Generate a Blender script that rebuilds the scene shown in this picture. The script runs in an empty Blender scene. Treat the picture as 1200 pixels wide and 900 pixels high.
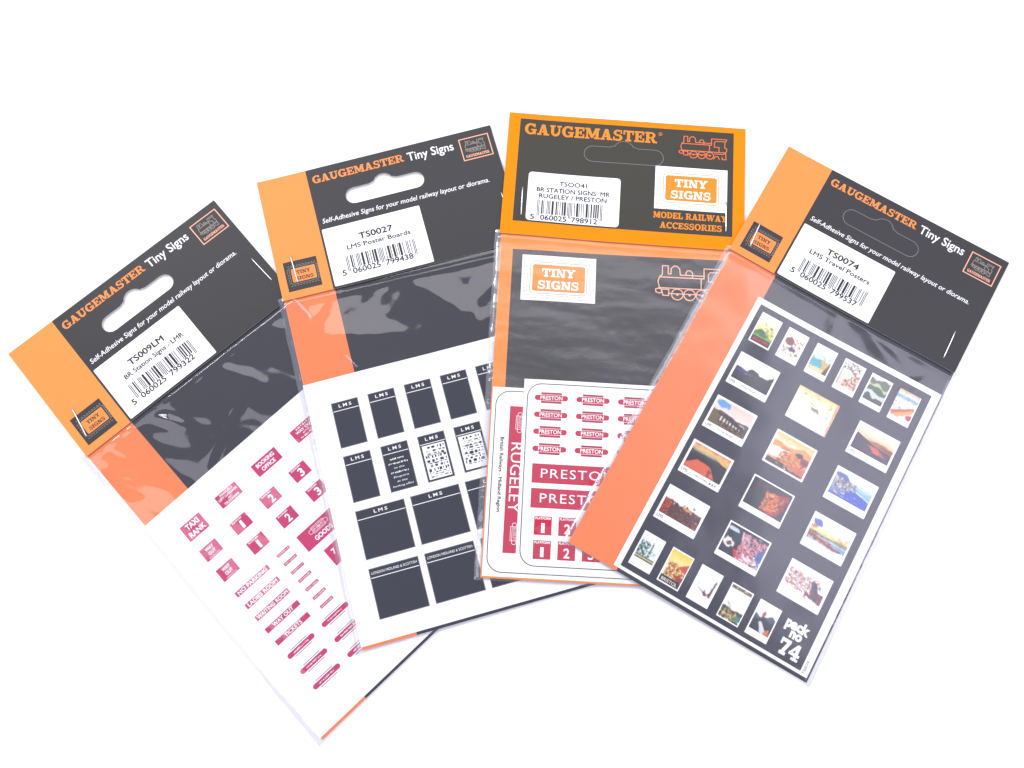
import bpy, math, random
import numpy as np
from mathutils import Matrix, Vector
from mathutils.geometry import delaunay_2d_cdt

# ------------------------------------------------------------------ camera, world, lamps, exposure
SC = bpy.context.scene
COL = SC.collection
MM = 0.001

TILT, ROLL, DIST, FOC = 0.239, 0.014, 337.3, 1008.4      # camera: tilt from straight down, roll, mm to the table point, focal px at 1200 wide
cam_data = bpy.data.cameras.new('camera')
cam = bpy.data.objects.new('camera', cam_data)
COL.objects.link(cam)
_fw = Vector((0, math.sin(TILT), -math.cos(TILT)))
_rt = Vector((1, 0, 0)); _up = Vector((0, math.cos(TILT), math.sin(TILT)))
_R = math.cos(ROLL) * _rt + math.sin(ROLL) * _up
_U = -math.sin(ROLL) * _rt + math.cos(ROLL) * _up
_C = Vector((0, -DIST * math.sin(TILT), DIST * math.cos(TILT))) * MM
cam.matrix_world = Matrix(((_R.x, _U.x, -_fw.x, _C.x), (_R.y, _U.y, -_fw.y, _C.y), (_R.z, _U.z, -_fw.z, _C.z), (0, 0, 0, 1)))
cam_data.sensor_width = 36
cam_data.lens = 36 * FOC / 1200
cam_data.clip_start = 0.01
cam_data.clip_end = 20
SC.camera = cam

world = bpy.data.worlds.new('World')
SC.world = world
world.use_nodes = True
world.node_tree.nodes['Background'].inputs[0].default_value = (0.84, 0.86, 1.0, 1)
world.node_tree.nodes['Background'].inputs[1].default_value = 0.72

def softbox(name, loc, size, radiance, color=(1, 1, 1), target=(0, 0, 0)):
    ld = bpy.data.lights.new(name, 'AREA')
    ld.shape = 'RECTANGLE'
    ld.size, ld.size_y = size
    ld.energy = radiance * math.pi * size[0] * size[1]
    ld.color = color
    o = bpy.data.objects.new(name, ld)
    o.location = loc
    o.rotation_euler = (Vector(target) - Vector(loc)).to_track_quat('-Z', 'Y').to_euler()
    COL.objects.link(o)
    return o

# three broad overhead panels and one small key from the far left, all about a metre above the table
softbox('softbox_back', (0.0, 0.72, 0.95), (0.95, 0.70), 3.3, (1.0, 0.985, 0.95), (0.0, 0.72, 0))
softbox('softbox_side', (0.77, 0.16, 0.95), (0.76, 0.66), 3.4, (0.88, 0.86, 1.0), (0.77, 0.16, 0))
softbox('softbox_front', (-0.72, -0.28, 0.95), (0.74, 0.70), 2.6, (0.98, 0.96, 1.0), (-0.72, -0.28, 0))
softbox('key_lamp', (-0.72, 0.62, 0.95), (0.32, 0.32), 16.0, (1.0, 0.985, 0.96))

SC.view_settings.view_transform = 'Standard'
SC.view_settings.look = 'None'
SC.view_settings.exposure = 0.02
SC.view_settings.gamma = 1.0
SC.view_settings.use_curve_mapping = False
SC.cycles.use_denoising = True
SC.cycles.denoiser = 'OPENIMAGEDENOISE'
SC.cycles.transparent_max_bounces = 24
SC.cycles.max_bounces = 10
SC.cycles.caustics_reflective = False
SC.cycles.caustics_refractive = False
SC.cycles.filter_width = 1.5
rng = random.Random(7)

# ------------------------------------------------------------------ materials
def lin(c):
    if isinstance(c, str):
        c = [int(c[i:i + 2], 16) / 255 for i in (0, 2, 4)]
    return [x / 12.92 if x <= 0.04045 else ((x + 0.055) / 1.055) ** 2.4 for x in c]

def base_mat(name):
    m = bpy.data.materials.new(name)
    m.use_nodes = True
    nt = m.node_tree
    return m, nt, nt.nodes['Principled BSDF']

def print_mat(name, col, rough=0.5, spec=0.3, var=0.06, scale=900.0, bump=0.0, bscale=1500.0):
    """ink or paper: a base colour with fine procedural grain and, if asked, a fine relief"""
    m, nt, b = base_mat(name)
    tc = nt.nodes.new('ShaderNodeTexCoord')
    n = nt.nodes.new('ShaderNodeTexNoise'); n.inputs['Scale'].default_value = scale; n.inputs['Detail'].default_value = 3
    nt.links.new(tc.outputs['Object'], n.inputs['Vector'])
    mix = nt.nodes.new('ShaderNodeMix'); mix.data_type = 'RGBA'
    mix.inputs[6].default_value = [min(1, c * (1 + var)) for c in col] + [1]
    mix.inputs[7].default_value = [c * (1 - var) for c in col] + [1]
    nt.links.new(n.outputs['Fac'], mix.inputs[0])
    nt.links.new(mix.outputs[2], b.inputs['Base Color'])
    b.inputs['Roughness'].default_value = rough
    b.inputs['Specular IOR Level'].default_value = spec
    if bump:
        n2 = nt.nodes.new('ShaderNodeTexNoise'); n2.inputs['Scale'].default_value = bscale; n2.inputs['Detail'].default_value = 2
        nt.links.new(tc.outputs['Object'], n2.inputs['Vector'])
        bp = nt.nodes.new('ShaderNodeBump'); bp.inputs['Strength'].default_value = bump; bp.inputs['Distance'].default_value = 0.00004
        nt.links.new(n2.outputs['Fac'], bp.inputs['Height'])
        nt.links.new(bp.outputs['Normal'], b.inputs['Normal'])
    return m

M = {}
M['table'] = print_mat('white_table', (0.86, 0.86, 0.86), 0.6, 0.2, 0.01, 60)
M['dark_card'] = print_mat('dark_grey_ink', (0.036, 0.035, 0.038), 0.42, 0.22, 0.05, 700, 0.25, 2200)
M['dark_card_old'] = print_mat('brown_grey_ink', (0.042, 0.039, 0.032), 0.42, 0.20, 0.05, 700, 0.25, 2200)
M['dark_back'] = print_mat('navy_grey_ink', (0.026, 0.026, 0.036), 0.45, 0.15, 0.05, 700)
M['dark_back_old'] = print_mat('grey_ink', (0.036, 0.035, 0.036), 0.45, 0.15, 0.05, 700)
M['orange'] = print_mat('orange_ink', (0.84, 0.265, 0.060), 0.42, 0.2, 0.03, 500, 0.2, 2200)
M['salmon'] = print_mat('salmon_orange_ink', (0.86, 0.20, 0.060), 0.42, 0.15, 0.03, 500, 0.2, 2200)
M['amber'] = print_mat('amber_ink', (0.80, 0.235, 0.002), 0.45, 0.08, 0.03, 500, 0.2, 2200)
M['amber_back'] = print_mat('amber_back_ink', (0.82, 0.23, 0.018), 0.42, 0.25, 0.03, 500)
M['edge'] = print_mat('card_edge', (0.72, 0.68, 0.66), 0.8, 0.1, 0.05, 2000)
M['paper'] = print_mat('white_paper', (0.90, 0.90, 0.90), 0.55, 0.3, 0.01, 400)
M['white_ink'] = print_mat('white_print', (0.86, 0.86, 0.86), 0.5, 0.3, 0.02)
M['text_grey'] = print_mat('label_print', (0.030, 0.030, 0.034), 0.6, 0.2, 0.4, 3500)
M['orange_ink'] = print_mat('orange_lettering', (0.83, 0.25, 0.055), 0.45, 0.3, 0.05)
M['amber_ink'] = print_mat('amber_lettering', (0.80, 0.235, 0.004), 0.45, 0.3, 0.05)
M['red_line'] = print_mat('red_orange_lines', (0.74, 0.16, 0.045), 0.45, 0.3, 0.05)
M['pale_line'] = print_mat('pale_orange_lines', (0.85, 0.42, 0.28), 0.45, 0.3, 0.05)
M['grey_line'] = print_mat('grey_lines', (0.28, 0.24, 0.21), 0.5, 0.3, 0.1)
M['brick_line'] = print_mat('pale_brick_lines', (0.20, 0.21, 0.24), 0.5, 0.3, 0.2)
M['crimson'] = print_mat('crimson_ink', (0.50, 0.024, 0.062), 0.45, 0.15, 0.08, 1200)
M['maroon'] = print_mat('maroon_ink', (0.50, 0.030, 0.120), 0.45, 0.15, 0.08, 1200)
M['maroon_line'] = print_mat('dark_maroon_line', (0.20, 0.035, 0.06), 0.5, 0.3, 0.1)
M['board'] = print_mat('black_board_ink', (0.022, 0.023, 0.036), 0.45, 0.15, 0.12, 1500)
M['grey_edge'] = print_mat('thin_grey_rule', (0.17, 0.17, 0.19), 0.5, 0.3, 0.2)
M['sheet_dark'] = print_mat('sheet_navy_ink', (0.026, 0.026, 0.042), 0.40, 0.15, 0.08, 900)
M['rule'] = print_mat('dark_grey_rule', (0.05, 0.055, 0.055), 0.5, 0.3, 0.1)
M['cut_line'] = print_mat('die_cut_line', (0.22, 0.22, 0.22), 0.7, 0.2, 0.1)

def staple_mat():
    m, nt, b = base_mat('staple_steel')
    b.inputs['Base Color'].default_value = (0.80, 0.79, 0.80, 1)
    b.inputs['Metallic'].default_value = 1
    b.inputs['Roughness'].default_value = 0.28
    n = nt.nodes.new('ShaderNodeTexNoise'); n.inputs['Scale'].default_value = 2500
    r = nt.nodes.new('ShaderNodeMapRange'); r.inputs[3].default_value = 0.18; r.inputs[4].default_value = 0.4
    nt.links.new(n.outputs['Fac'], r.inputs[0]); nt.links.new(r.outputs[0], b.inputs['Roughness'])
    return m
M['staple'] = staple_mat()

def poster_mat():
    m, nt, b = base_mat('poster_print')
    a = nt.nodes.new('ShaderNodeAttribute'); a.attribute_name = 'Ink'
    nt.links.new(a.outputs['Color'], b.inputs['Base Color'])
    b.inputs['Roughness'].default_value = 0.45
    b.inputs['Specular IOR Level'].default_value = 0.3
    return m
M['poster'] = poster_mat()

def film_mat(name, haze, rough, refl=1.75, bump=0.12, bscale=120.0):
    """clear polypropylene: passes light straight through, mirrors a little, with a trace of haze"""
    m = bpy.data.materials.new(name); m.use_nodes = True
    nt = m.node_tree; nt.nodes.clear()
    N = nt.nodes.new; L = nt.links.new
    out = N('ShaderNodeOutputMaterial')
    tr = N('ShaderNodeBsdfTransparent'); tr.inputs[0].default_value = (0.975, 0.975, 0.985, 1)
    df = N('ShaderNodeBsdfDiffuse'); df.inputs[0].default_value = (0.80, 0.81, 0.90, 1)
    gl = N('ShaderNodeBsdfGlossy'); gl.inputs['Color'].default_value = (0.96, 0.95, 1, 1); gl.inputs['Roughness'].default_value = rough
    lw = N('ShaderNodeLayerWeight'); lw.inputs[0].default_value = 0.5
    pw = N('ShaderNodeMath'); pw.operation = 'POWER'; pw.inputs[1].default_value = 4.5
    mr = N('ShaderNodeMapRange'); mr.inputs[3].default_value = 0.04 * refl; mr.inputs[4].default_value = 0.85
    tc = N('ShaderNodeTexCoord'); n = N('ShaderNodeTexNoise'); n.inputs['Scale'].default_value = bscale; n.inputs['Detail'].default_value = 2
    bp = N('ShaderNodeBump'); bp.inputs['Strength'].default_value = bump; bp.inputs['Distance'].default_value = 0.0006
    L(tc.outputs['Object'], n.inputs['Vector']); L(n.outputs['Fac'], bp.inputs['Height'])
    L(bp.outputs['Normal'], gl.inputs['Normal'])
    L(lw.outputs['Facing'], pw.inputs[0]); L(pw.outputs[0], mr.inputs[0])
    m1 = N('ShaderNodeMixShader'); m1.inputs[0].default_value = haze
    m2 = N('ShaderNodeMixShader')
    L(tr.outputs[0], m1.inputs[1]); L(df.outputs[0], m1.inputs[2])
    L(mr.outputs[0], m2.inputs[0]); L(m1.outputs[0], m2.inputs[1]); L(gl.outputs[0], m2.inputs[2])
    L(m2.outputs[0], out.inputs[0])
    return m
M['film'] = film_mat('clear_film', 0.008, 0.06, 1.25, 0.08)
M['film_streaky'] = film_mat('clear_film_brushed', 0.02, 0.24, 1.15, 0.2, 260)
M['film_soft'] = film_mat('clear_film_soft', 0.015, 0.20, 1.55, 0.1, 120)
M['film_hem'] = film_mat('clear_film_hem', 0.06, 0.12, 2.1, 0.25, 300)

# ------------------------------------------------------------------ where the four packets lie (mm, radians) and how they rest on each other
# header cards and bags each have a pose: x, y of the top-left corner and the turn; local u runs right, v runs down
HP = [(-198.12, 8.89, 0.731), (-106.69, 83.62, 0.285), (-2.52, 117.63, -0.061), (114.47, 103.63, -0.530)]
BP = [(-197.42, 5.54, 0.767), (-105.60, 81.96, 0.281), (-3.29, 115.60, -0.039), (115.11, 104.41, -0.514)]
HH = [53.8, 53.8, 55.1, 53.8]
HW = [100.0, 100.0, 99.6, 100.0]
VB = [(50.9, 55.2), (51.9, 53.8), (53.1, 55.7), (54.9, 57.1)]      # header's lower edge in the bag's frame, left and right
U0, U1, V1 = -2.4, 100.8, 190.9                                     # bag outline

def to_world(pose, u, v):
    x, y, t = pose
    c, s = math.cos(t), math.sin(t)
    return x + c * u + s * v, y + s * u - c * v

GX0, GY0, GS, GNX, GNY = -260.0, -240.0, 2.0, 260, 200
_gx, _gy = np.meshgrid(GX0 + GS * np.arange(GNX), GY0 + GS * np.arange(GNY), indexing='ij')

def inside(pose, u0, v0, u1, v1):
    x, y, t = pose
    c, s = math.cos(t), math.sin(t)
    u = (_gx - x) * c + (_gy - y) * s
    v = (_gx - x) * s - (_gy - y) * c
    return (u > u0) & (u < u1) & (v > v0) & (v < v1)

def dilate(a, n):
    for _ in range(n):
        b = a.copy()
        b[1:] = np.maximum(b[1:], a[:-1]); b[:-1] = np.maximum(b[:-1], a[1:])
        b[:, 1:] = np.maximum(b[:, 1:], a[:, :-1]); b[:, :-1] = np.maximum(b[:, :-1], a[:, 1:])
        a = b
    return a

def blur(a, r):
    k = np.ones(2 * r + 1) / (2 * r + 1)
    for _ in range(2):
        a = np.apply_along_axis(lambda q: np.convolve(np.pad(q, r, mode='edge'), k, 'valid'), 0, a)
        a = np.apply_along_axis(lambda q: np.convolve(np.pad(q, r, mode='edge'), k, 'valid'), 1, a)
    return a

FLOOR = []
_top = np.zeros((GNX, GNY))
for p in range(4):
    _f = blur(dilate(_top, 7), 5)
    _f = np.maximum(_f, 0)
    FLOOR.append(_f)
    body = inside(BP[p], U0, 50, U1, V1)
    head = inside(HP[p], 0, 0, HW[p], HH[p])
    _t = np.where(body, _f + 1.0, 0)
    _t = np.maximum(_t, np.where(head, _f + 1.35, 0))
    _top = np.maximum(_top, _t)

def floor_at(p, X, Y):
    a = FLOOR[p]
    fx = np.clip((np.asarray(X) - GX0) / GS, 0, GNX - 1.001); fy = np.clip((np.asarray(Y) - GY0) / GS, 0, GNY - 1.001)
    i = fx.astype(int); j = fy.astype(int); fx = fx - i; fy = fy - j
    return (a[i, j] * (1 - fx) + a[i + 1, j] * fx) * (1 - fy) + (a[i, j + 1] * (1 - fx) + a[i + 1, j + 1] * fx) * fy

# ------------------------------------------------------------------ objects
ROOT_POSE = {}
def thing(name, p, label, cat, group=None):
    """an Empty at the base of a packet or sheet, turned the way it lies"""
    o = bpy.data.objects.new(name, None)
    X, Y = to_world(BP[p], 50, 120)
    o.location = (X * MM, Y * MM, 0); o.rotation_euler = (0, 0, BP[p][2])
    o.empty_display_size = 0.01
    COL.objects.link(o)
    o['label'] = label; o['category'] = cat
    if group: o['group'] = group
    ROOT_POSE[o.name] = (p, X, Y, BP[p][2])
    return o

class Mesh:
    """collects flat pieces in a packet's own frame (u right, v down, z up, all mm)"""
    def __init__(self, p, frame='b'):
        self.p = p; self.pose = (HP if frame == 'h' else BP)[p]
        self.v = []; self.f = []; self.m = []; self.mats = []; self.smooth = []; self.k = 0
        self.col = None
    def mat(self, key):
        if key not in self.mats: self.mats.append(key)
        return self.mats.index(key)
    def add(self, verts, faces, key, smooth=False):
        o = len(self.v); i = self.mat(key)
        self.v += [tuple(q) for q in verts]
        for f in faces:
            self.f.append([o + j for j in f]); self.m.append(i); self.smooth.append(smooth)
    def poly(self, pts, z, key):
        """small flat polygon; every further one a hair higher, so that no two faces share a plane"""
        self.k += 1
        z += 0.0025 * (self.k % 12)
        a = sum(pts[i][0] * pts[(i + 1) % len(pts)][1] - pts[(i + 1) % len(pts)][0] * pts[i][1] for i in range(len(pts)))
        if a > 0: pts = pts[::-1]
        self.add([(x, y, z) for x, y in pts], [list(range(len(pts)))], key)
    def rect(self, u0, v0, u1, v1, z, key):
        if u1 - u0 > 3 and v1 - v0 < 1: self.line([(u0 + (v1 - v0) * .42, (v0 + v1) / 2), (u1 - (v1 - v0) * .42, (v0 + v1) / 2)], v1 - v0, z, key)
        else: self.poly([(u0, v0), (u1, v0), (u1, v1), (u0, v1)], z, key)
    def line(self, pts, w, z, key, closed=False):
        n = len(pts)
        for i in range(n if closed else n - 1):
            a = np.array(pts[i], float); b = np.array(pts[(i + 1) % n], float); d = b - a
            l = np.hypot(*d)
            if l < 1e-6: continue
            d /= l; q = np.array((-d[1], d[0])) * w / 2; e = d * w * 0.42
            a = a - e; b = b + e; k = max(1, int(l / 2.0))
            self.k += 1
            zz = z + 0.0025 * (self.k % 12)
            vs = []
            for j in range(k + 1):
                c = a + (b - a) * j / k
                vs += [(*(c + q), zz), (*(c - q), zz)]
            self.add(vs, [[2 * j + 1, 2 * j + 3, 2 * j + 2, 2 * j][::-1] for j in range(k)], key)
    def plate(self, outline, z0, z1, key, holes=(), zone=None, side=None, step=3.0, rules=()):
        """a sheet of card or paper with real thickness; zone(u, v) may give another ink"""
        pts = []; edges = []
        def split(l, closed):
            out = []
            for i in range(len(l) if closed else len(l) - 1):
                a = Vector(l[i]); b = Vector(l[(i + 1) % len(l)]); n = max(1, math.ceil((b - a).length / step - 1e-6))
                out += [a.lerp(b, j / n) for j in range(n)]
            return out if closed else out + [Vector(l[-1])]
        def loop(l):
            o = len(pts); l = split(l, True)
            pts.extend(l)
            for i in range(len(l)): edges.append((o + i, o + (i + 1) % len(l)))
        loop(outline)
        for h in holes: loop(h)
        for a, b in rules:
            o = len(pts); l = split([a, b], False); pts.extend(l)
            edges.extend((o + i, o + i + 1) for i in range(len(l) - 1))
        us = [a[0] for a in outline]; vs = [a[1] for a in outline]
        n = max(1, round((max(us) - min(us)) / step)); k = max(1, round((max(vs) - min(vs)) / step))
        for i in range(n + 1):
            for j in range(k + 1):
                q = (min(us) + (max(us) - min(us)) * i / n, min(vs) + (max(vs) - min(vs)) * j / k)
                if i in (0, n) or j in (0, k): continue
                pts.append(Vector(q))
        vv, ee, ff = delaunay_2d_cdt(pts, edges, [], 0, 1e-4)[:3]
        keep = []
        for f in ff:
            cx = sum(vv[i][0] for i in f) / len(f); cy = sum(vv[i][1] for i in f) / len(f)
            if not pip(cx, cy, outline) or any(pip(cx, cy, h) for h in holes): continue
            a = sum(vv[f[i]][0] * vv[f[(i + 1) % len(f)]][1] - vv[f[(i + 1) % len(f)]][0] * vv[f[i]][1] for i in range(len(f)))
            f = list(f) if a < 0 else list(f)[::-1]
            keep.append((f, cx, cy))
        o = len(self.v); nv = len(vv)
        self.v += [(q[0], q[1], z1) for q in vv] + [(q[0], q[1], z0) for q in vv]
        cnt = {}
        for f, cx, cy in keep:
            self.f.append([o + i for i in f]); self.m.append(self.mat(zone(cx, cy) if zone else key)); self.smooth.append(False)
            self.f.append([o + nv + i for i in f[::-1]]); self.m.append(self.mat(side or key)); self.smooth.append(False)
            for i in range(len(f)):
                e = (f[i], f[(i + 1) % len(f)]); cnt[e] = 1
        for a, b in cnt:
            if (b, a) not in cnt:
                self.f.append([o + a, o + nv + a, o + nv + b, o + b]); self.m.append(self.mat(side or key)); self.smooth.append(False)
    def text(self, s, u0, v, u1, h, z, key, rot=0, fat=0.0, **kw):
        """lettering from the built-in face, baseline at v, cap height h, stretched to run from u0 to u1; rot=90 reads downward from (u0, v), u1 then being the end v"""
        vs, fs, w = glyphs(s, **kw)
        self.k += 1
        z += 0.0025 * (self.k % 12)
        if not rot:
            q = [(u0 + x / w * (u1 - u0), v - y * h, z) for x, y in vs]
        else:
            q = [(u0 + y * h, v + x / w * (u1 - v), z) for x, y in vs]
        self.add(q, fs, key)
        if fat:                                                # heavier ink: the same letters once more, a hair to each side
            for i, (a, b) in enumerate(((fat, 0), (-fat, 0), (0, fat), (0, -fat))):
                self.add([(x + a, y + b, w_ - 0.0006 * (i + 1)) for x, y, w_ in q], fs, key)
    def marks(self, u0, v, u1, h, z, key):
        """print too small to read: a run of uneven strokes from u0 to u1, standing on v"""
        r = random.Random(int(u0 * 37 + v * 91)); x = u0
        while x < u1 - 0.1:
            l = r.uniform(0.3, 0.75) * h; t = r.uniform(0.6, 1.0) * h
            self.poly(box(x, v - t, min(u1, x + l), v - t * r.choice((0, 0, 0.35))), z, key)
            x += l + r.choice((0.22, 0.3, 0.6)) * h
    def slab(self, s, u0, v, u1, h, z, key):
        """heavy slab-serif lettering, baseline v, run from u0 to u1"""
        x = 0; parts = []
        for ch in s:
            if ch == ' ': x += 0.45; continue
            ps, w = SLAB[ch]
            parts += [[(x + a, b) for a, b in q] for q in ps]
            x += w + 0.05
        x -= 0.05
        for q in parts: self.poly([(u0 + a / x * (u1 - u0), v - b * h) for a, b in q], z, key)
    def done(self, name, parent, label=None):
        a = np.array(self.v, float)
        X, Y = to_world(self.pose, a[:, 0], a[:, 1])
        Z = a[:, 2] + floor_at(self.p, X, Y)
        r = parent
        while r.parent: r = r.parent
        _, rx, ry, t = ROOT_POSE[r.name]
        c, s = math.cos(t), math.sin(t)
        lx = ((X - rx) * c + (Y - ry) * s) * MM; ly = (-(X - rx) * s + (Y - ry) * c) * MM
        ox, oy, oz = (lx.min() + lx.max()) / 2, (ly.min() + ly.max()) / 2, Z.min() * MM
        me = bpy.data.meshes.new(name)
        me.from_pydata(np.stack([lx - ox, ly - oy, Z * MM - oz], 1).tolist(), [], self.f)
        for k in self.mats: me.materials.append(M[k])
        me.polygons.foreach_set('material_index', self.m)
        me.polygons.foreach_set('use_smooth', self.smooth)
        if self.col is not None:
            at = me.color_attributes.new('Ink', 'FLOAT_COLOR', 'POINT')
            at.data.foreach_set('color', np.asarray(self.col, np.float32).ravel())
        me.update()
        o = bpy.data.objects.new(name, me)
        COL.objects.link(o)
        o.parent = parent
        # the pieces keep their own origin at their base; undo the parent's own offset
        po = OFF.get(parent.name, (0, 0, 0))
        o.location = (ox - po[0], oy - po[1], oz - po[2])
        OFF[o.name] = (ox, oy, oz)
        if label: o['label'] = label
        return o
OFF = {}

def pip(x, y, l):
    r = False; j = len(l) - 1
    for i in range(len(l)):
        if (l[i][1] > y) != (l[j][1] > y) and x < (l[j][0] - l[i][0]) * (y - l[i][1]) / (l[j][1] - l[i][1]) + l[i][0]: r = not r
        j = i
    return r

_gc = {}
def glyphs(s, bold=0.0, shear=0.0, gap=1.0):
    k = (s, bold, shear, gap)
    if k not in _gc:
        cu = bpy.data.curves.new('t', 'FONT'); cu.body = s; cu.offset = bold; cu.shear = shear; cu.space_character = gap
        cu.resolution_u = 3; cu.fill_mode = 'FRONT'
        o = bpy.data.objects.new('t', cu); COL.objects.link(o)
        dg = bpy.context.evaluated_depsgraph_get()
        me = o.evaluated_get(dg).to_mesh()
        vs = np.array([tuple(q.co)[:2] for q in me.vertices]); fs = [list(q.vertices) for q in me.polygons]
        fl = []
        for f in fs:
            a = sum(vs[f[i]][0] * vs[f[(i + 1) % len(f)]][1] - vs[f[(i + 1) % len(f)]][0] * vs[f[i]][1] for i in range(len(f)))
            fl.append(f if a > 0 else f[::-1])
        o.evaluated_get(dg).to_mesh_clear()
        bpy.data.objects.remove(o); bpy.data.curves.remove(cu)
        vs[:, 0] -= vs[:, 0].min()
        if 'H' not in _cap and s != 'H':
            glyphs('H')
        if s == 'H' and 'H' not in _cap: _cap['H'] = vs[:, 1].max()
        vs[:, 1] /= _cap['H']
        _gc[k] = (vs.tolist(), fl, float(vs[:, 0].max()))
    return _gc[k]
_cap = {}

# heavy slab-serif capitals drawn as polygons, unit cap height, y up
def _slab_font():
    F = {}
    def R(x0, y0, x1, y1): return [(x0, y0), (x1, y0), (x1, y1), (x0, y1)]
    def arc(cx, cy, rx, ry, tx, ty, a0, a1, n=12):
        out = []
        for i in range(n):
            a = math.radians(a0 + (a1 - a0) * i / n); b = math.radians(a0 + (a1 - a0) * (i + 1) / n)
            out.append([(cx + rx * math.cos(a), cy + ry * math.sin(a)), (cx + rx * math.cos(b), cy + ry * math.sin(b)),
                        (cx + (rx - tx) * math.cos(b), cy + (ry - ty) * math.sin(b)), (cx + (rx - tx) * math.cos(a), cy + (ry - ty) * math.sin(a))])
        return out
    S, q = 0.25, 0.15
    F['I'] = ([R(.13, 0, .13 + S, 1), R(0, 0, .51, q), R(0, 1 - q, .51, 1)], .51)
    F['T'] = ([R(0, 1 - q, .88, 1), R(0, .62, .13, 1), R(.75, .62, .88, 1), R(.44 - S / 2, 0, .44 + S / 2, 1), R(.2, 0, .68, q)], .88)
    F['N'] = ([R(.1, 0, .25, 1), R(.75, 0, .9, 1), [(.05, 1), (.35, 1), (.9, 0), (.62, 0)], R(0, 0, .37, q), R(0, 1 - q, .3, 1), R(.62, 1 - q, 1, 1)], 1.0)
    F['Y'] = ([[(.03, 1), (.33, 1), (.6, .42), (.36, .42)], [(.92, 1), (.72, 1), (.4, .42), (.58, .42)], R(.47 - S / 2, 0, .47 + S / 2, .5), R(.22, 0, .72, q), R(-.03, 1 - q, .42, 1), R(.6, 1 - q, .99, 1)], .96)
    F['A'] = ([[(.1, 0), (.27, 0), (.56, 1), (.38, 1)], [(.62, 0), (.92, 0), (.64, 1), (.36, 1)], R(.25, .25, .75, .39), R(0, 0, .38, q), R(.54, 0, 1.02, q)], 1.02)
    F['U'] = ([R(.1, .3, .1 + S, 1), R(.72, .3, .86, 1), R(0, 1 - q, .46, 1), R(.6, 1 - q, .98, 1)] + arc(.48, .36, .38, .38, .24, .2, 180, 360), .98)
    F['G'] = (arc(.5, .5, .5, .53, .27, .17, 42, 330, 18) + [R(.7, .02, .93, .48), R(.52, .36, 1.0, .5), R(.74, .68, .88, 1)], 1.0)
    F['C'] = (arc(.5, .5, .5, .53, .27, .17, 42, 322, 18) + [R(.74, .66, .88, 1)], .92)
    F['O'] = (arc(.52, .5, .52, .53, .27, .15, 0, 360, 20), 1.04)
    F['E'] = ([R(.1, 0, .1 + S, 1), R(0, 0, .84, q), R(0, 1 - q, .82, 1), R(.2, .43, .6, .57), R(.7, 0, .84, .36), R(.68, .66, .82, 1), R(.5, .32, .61, .68)], .86)
    F['L'] = ([R(.1, 0, .1 + S, 1), R(0, 0, .8, q), R(0, 1 - q, .47, 1), R(.66, 0, .8, .42)], .82)
    F['D'] = ([R(.1, 0, .1 + S, 1), R(0, 0, .5, q), R(0, 1 - q, .5, 1)] + arc(.44, .5, .5, .5, .26, .15, -90, 90), .96)
    F['R'] = ([R(.1, 0, .1 + S, 1), R(0, 0, .46, q), R(0, 1 - q, .5, 1), R(.3, .42, .55, .54)] + arc(.5, .71, .36, .29, .22, .13, -90, 90) + [[(.42, .48), (.68, .48), (.95, 0), (.68, 0)], R(.68, 0, 1.02, q)], 1.02)
    F['M'] = ([R(.1, 0, .24, 1), R(.88, 0, .88 + S, 1), [(.05, 1), (.38, 1), (.72, .1), (.5, .1)], [(1.1, 1), (.84, 1), (.5, .1), (.66, .1)], R(0, 0, .36, q), R(.76, 0, 1.23, q), R(0, 1 - q, .3, 1), R(.9, 1 - q, 1.23, 1)], 1.23)
    F['W'] = ([[(.05, 1), (.33, 1), (.55, 0), (.32, 0)], [(.62, 1), (.76, 1), (.5, 0), (.36, 0)], [(.58, 1), (.84, 1), (1.04, 0), (.82, 0)], [(1.22, 1), (1.34, 1), (1.02, 0), (.88, 0)], R(-.03, 1 - q, .43, 1), R(.5, 1 - q, .92, 1), R(1.1, 1 - q, 1.44, 1)], 1.42)
    F['S'] = (arc(.4, .73, .36, .29, .22, .15, 40, 270, 12) + arc(.42, .28, .38, .31, .24, .16, -150, 90, 12) + [R(.62, .64, .74, 1), R(.02, 0, .14, .36), [(.3, .6), (.45, .6), (.52, .42), (.36, .42)]], .82)
    F['7'] = ([R(.02, .78, .8, 1), R(.02, .6, .18, 1), [(.52, .82), (.8, .82), (.56, .18), (.28, .18)], R(.18, 0, .7, .2)], .82)
    F['4'] = ([R(.44, 0, .7, 1), R(0, .26, .86, .44), [(.44, 1), (.52, .78), (.2, .36), (0, .36)], R(.3, 0, .86, .16)], .88)
    return F
SLAB = _slab_font()

def rounded(u0, v0, u1, v1, r, n=5):
    out = []
    for cx, cy, a0 in ((u1 - r, v0 + r, -90), (u1 - r, v1 - r, 0), (u0 + r, v1 - r, 90), (u0 + r, v0 + r, 180)):
        for i in range(n + 1):
            a = math.radians(a0 + 90 * i / n)
            out.append((cx + r * math.cos(a), cy + r * math.sin(a)))
    return out

def box(u0, v0, u1, v1): return [(u0, v0), (u1, v0), (u1, v1), (u0, v1)]

# ------------------------------------------------------------------ the table top
def table():
    me = bpy.data.meshes.new('white_table_top')
    s, t = 3.0, 0.03
    v = [(x, y, z) for z in (-t, 0) for x, y in ((-s, -s), (s, -s), (s, s), (-s, s))]
    f = [(3, 2, 1, 0), (4, 5, 6, 7), (0, 1, 5, 4), (1, 2, 6, 5), (2, 3, 7, 6), (3, 0, 4, 7)]
    me.from_pydata(v, [], f); me.materials.append(M['table']); me.update()
    o = bpy.data.objects.new('white_table_top', me); COL.objects.link(o)
    o['kind'] = 'structure'; o['label'] = 'plain white table top under the packets'
table()

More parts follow.
